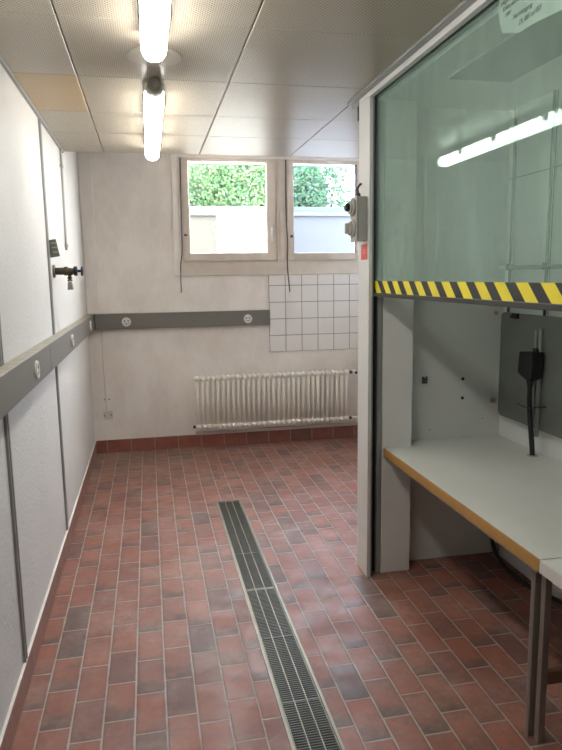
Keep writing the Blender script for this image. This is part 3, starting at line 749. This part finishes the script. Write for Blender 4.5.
b = N(); box(b, HX-0.0012, HX, 3.072, 3.182, 1.672, 1.762); obj('sticker_border', b, STW, t)
b = N(); box(b, HX-0.0016, HX-0.0012, 3.079, 3.176, 1.678, 1.755); obj('sticker_face', b, RED, t)
b = N(); box(b, HX-0.0018, HX-0.0016, 3.105, 3.150, 1.708, 1.718); box(b, HX-0.0018, HX-0.0016, 3.110, 3.145, 1.722, 1.730); obj('sticker_print', b, STP, t)

# handwritten note stuck to the inside of the glass
t = thing('handwritten_note', (SX+0.004, 1.8, 2.30), 'curled white handwritten note stuck behind the glass at the top right', 'note')
b = N(); NU, NV = 24, 16; grid = []
for i in range(NU+1):
    row = []
    for j in range(NV+1):
        u = i/NU; v = j/NV                      # u from far (left in the photo) to near
        y = 1.985-u*0.40; zb = 2.366-0.047*min(u/0.3, 1.0)-0.035*max(0, u-0.3); z = zb+(2.462-zb)*v
        c = max(0.0, 1-(u*1.9+v*1.25))
        x = SX+0.0045+0.03*c**1.6
        y += 0.03*c
        x += 0.0006+0.002*math.sin(u*9)*(1-v)**2*0.6+0.002*(1-v)**2
        row.append(b.verts.new((x, y, z)))
    grid.append(row)
for i in range(NU):
    for j in range(NV):
        f = b.faces.new([grid[i][j], grid[i+1][j], grid[i+1][j+1], grid[i][j+1]]); f.smooth = True
obj('paper', b, PAPER, t)
def scrawl(txt, y, z, size, rot):
    c = bpy.data.curves.new('handwriting', 'FONT'); c.body = txt; c.size = size; c.shear = 0.35; c.space_character = 0.92; c.offset = 0.0004
    c.materials.append(INK)
    tmp = bpy.data.objects.new('tmp', c); COL.objects.link(tmp); bpy.context.view_layer.update()
    me = bpy.data.meshes.new_from_object(tmp.evaluated_get(bpy.context.evaluated_depsgraph_get())); bpy.data.objects.remove(tmp)
    o = bpy.data.objects.new('handwriting', me); COL.objects.link(o); o.parent = t
    M = Matrix(((0, 0, -1), (-1, 0, 0), (0, 1, 0))).to_4x4() @ Matrix.Rotation(rot, 4, 'Z')
    o.rotation_euler = M.to_euler(); o.location = Vector((SX+0.0040, y, z))-WLOC[t.name]
scrawl('Name', 1.975, 2.447, 0.019, -0.02); scrawl('pflegen So', 1.972, 2.427, 0.019, -0.02); scrawl('Schale pfannen zu', 1.962, 2.407, 0.019, -0.02)
scrawl('oder', 1.945, 2.387, 0.018, -0.02); scrawl('Nachreinigung', 1.90, 2.362, 0.019, 0.0); scrawl('DL 885 od 855', 1.865, 2.334, 0.020, 0.03)

# ---------------------------------------------------------------- outside the windows
b = N(); box(b, -4, 6, 6.3, 8.0, 1.35, 1.5); struct('ground_outside', b, mat('outside_paving', (0.30, 0.285, 0.26), 0.9))
b = N(); box(b, -6, 10, 8.25, 20, 2.15, 2.30); struct('garden_ground', b, mat('garden_soil', (0.05, 0.05, 0.03), 0.9))
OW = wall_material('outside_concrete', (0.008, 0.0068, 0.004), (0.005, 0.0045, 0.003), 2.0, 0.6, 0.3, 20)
t = thing('garden_wall', (1, 8.1, 1.5), 'low beige concrete wall with pale coping seen through the windows', 'wall')
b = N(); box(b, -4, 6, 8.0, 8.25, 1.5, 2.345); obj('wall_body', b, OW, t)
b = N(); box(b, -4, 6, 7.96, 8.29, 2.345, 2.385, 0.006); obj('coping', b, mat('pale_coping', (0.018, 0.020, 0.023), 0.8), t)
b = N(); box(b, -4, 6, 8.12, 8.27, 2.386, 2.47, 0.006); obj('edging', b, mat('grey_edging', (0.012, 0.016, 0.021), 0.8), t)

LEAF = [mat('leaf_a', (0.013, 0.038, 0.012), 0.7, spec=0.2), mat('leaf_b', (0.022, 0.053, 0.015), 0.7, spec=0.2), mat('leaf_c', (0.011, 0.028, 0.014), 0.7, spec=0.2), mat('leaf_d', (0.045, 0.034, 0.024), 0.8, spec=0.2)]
def foliage(name, x0, x1, y0, y1, z0, z1, nleaf, label, cat, parent=None):
    V = []; F = []; MI = []
    for k in range(nleaf):
        x = random.uniform(x0, x1); zz = random.uniform(z0, z1); d = random.random()**1.6*(y1-y0)
        bulge = 0.18*math.sin(x*2.3+zz*1.1)+0.12*math.sin(x*5.1-zz*3.7)
        ex = max(0, (x-(x1-0.5))/0.5); top = max(0, (zz-(z1-0.5))/0.5)
        y = y0+d+bulge+0.4*ex*ex+0.3*top
        if ex > 0 and random.random() < ex*ex*(0.5+0.5*math.sin(zz*7)): continue
        s = random.uniform(0.014, 0.032)
        a = Vector((random.gauss(0, 1), random.gauss(0, 0.6), random.gauss(0, 1))).normalized()
        c = a.cross(Vector((random.gauss(0, .5), -1, random.gauss(0.2, .5)))).normalized()
        p = Vector((x, y, zz)); i = len(V)
        V += [p-a*s, p-c*s*0.55, p+a*s, p+c*s*0.55]; F.append((i, i+1, i+2, i+3))
        MI.append(random.choices((0, 1, 2, 3), (5, 4, 3, 1))[0])
    me = bpy.data.meshes.new(name); me.from_pydata([tuple(v) for v in V], [], F)
    for m in LEAF: me.materials.append(m)
    me.polygons.foreach_set('material_index', MI); me.update()
    o = bpy.data.objects.new(name, me); COL.objects.link(o)
    if parent: o.parent = parent; o.location = -WLOC[parent.name]
    return o
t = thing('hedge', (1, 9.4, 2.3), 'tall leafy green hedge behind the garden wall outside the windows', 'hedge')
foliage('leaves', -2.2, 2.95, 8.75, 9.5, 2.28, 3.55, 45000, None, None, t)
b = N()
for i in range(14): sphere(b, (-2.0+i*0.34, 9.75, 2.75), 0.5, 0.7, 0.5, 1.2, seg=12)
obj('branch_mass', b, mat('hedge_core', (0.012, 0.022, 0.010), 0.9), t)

# ---------------------------------------------------------------- light
w = bpy.data.worlds.new('daylight'); S.world = w; w.use_nodes = True
bg = w.node_tree.nodes['Background']; bg.inputs[0].default_value = (1.0, 0.965, 0.915, 1); bg.inputs[1].default_value = 25.0
for i, (x0, x1) in enumerate(((WX0, 1.205), (1.283, WX1))):
    l = bpy.data.lights.new('daylight_portal', 'AREA'); l.shape = 'RECTANGLE'; l.size = x1-x0; l.size_y = WZ1-WZ0
    l.cycles.is_portal = True
    o = bpy.data.objects.new('daylight_portal', l); COL.objects.link(o); o.location = ((x0+x1)/2, YB+0.31, (WZ0+WZ1)/2); o.rotation_euler = (-PI/2, 0, 0)

# ---------------------------------------------------------------- camera
yaw, pitch, roll = math.radians(11.5409), math.radians(-8.7625), math.radians(-0.8324)
f = Vector((math.sin(yaw)*math.cos(pitch), math.cos(yaw)*math.cos(pitch), math.sin(pitch)))
r = Vector((math.cos(yaw), -math.sin(yaw), 0)); u = r.cross(f)
r2 = r*math.cos(roll)+u*math.sin(roll); u2 = -r*math.sin(roll)+u*math.cos(roll)
cam = bpy.data.cameras.new('camera'); cam.sensor_width = 36; cam.sensor_fit = 'AUTO'; cam.lens = 638.78/750*36; cam.clip_start = 0.02
co = bpy.data.objects.new('camera', cam); COL.objects.link(co)
M = Matrix((( r2.x, u2.x, -f.x, 0), (r2.y, u2.y, -f.y, 0), (r2.z, u2.z, -f.z, 1.6), (0, 0, 0, 1)))
co.matrix_world = M
S.camera = co
vs = S.view_settings; vs.view_transform = 'Standard'; vs.look = 'None'; vs.gamma = 1; vs.use_curve_mapping = False; vs.exposure = 1.64
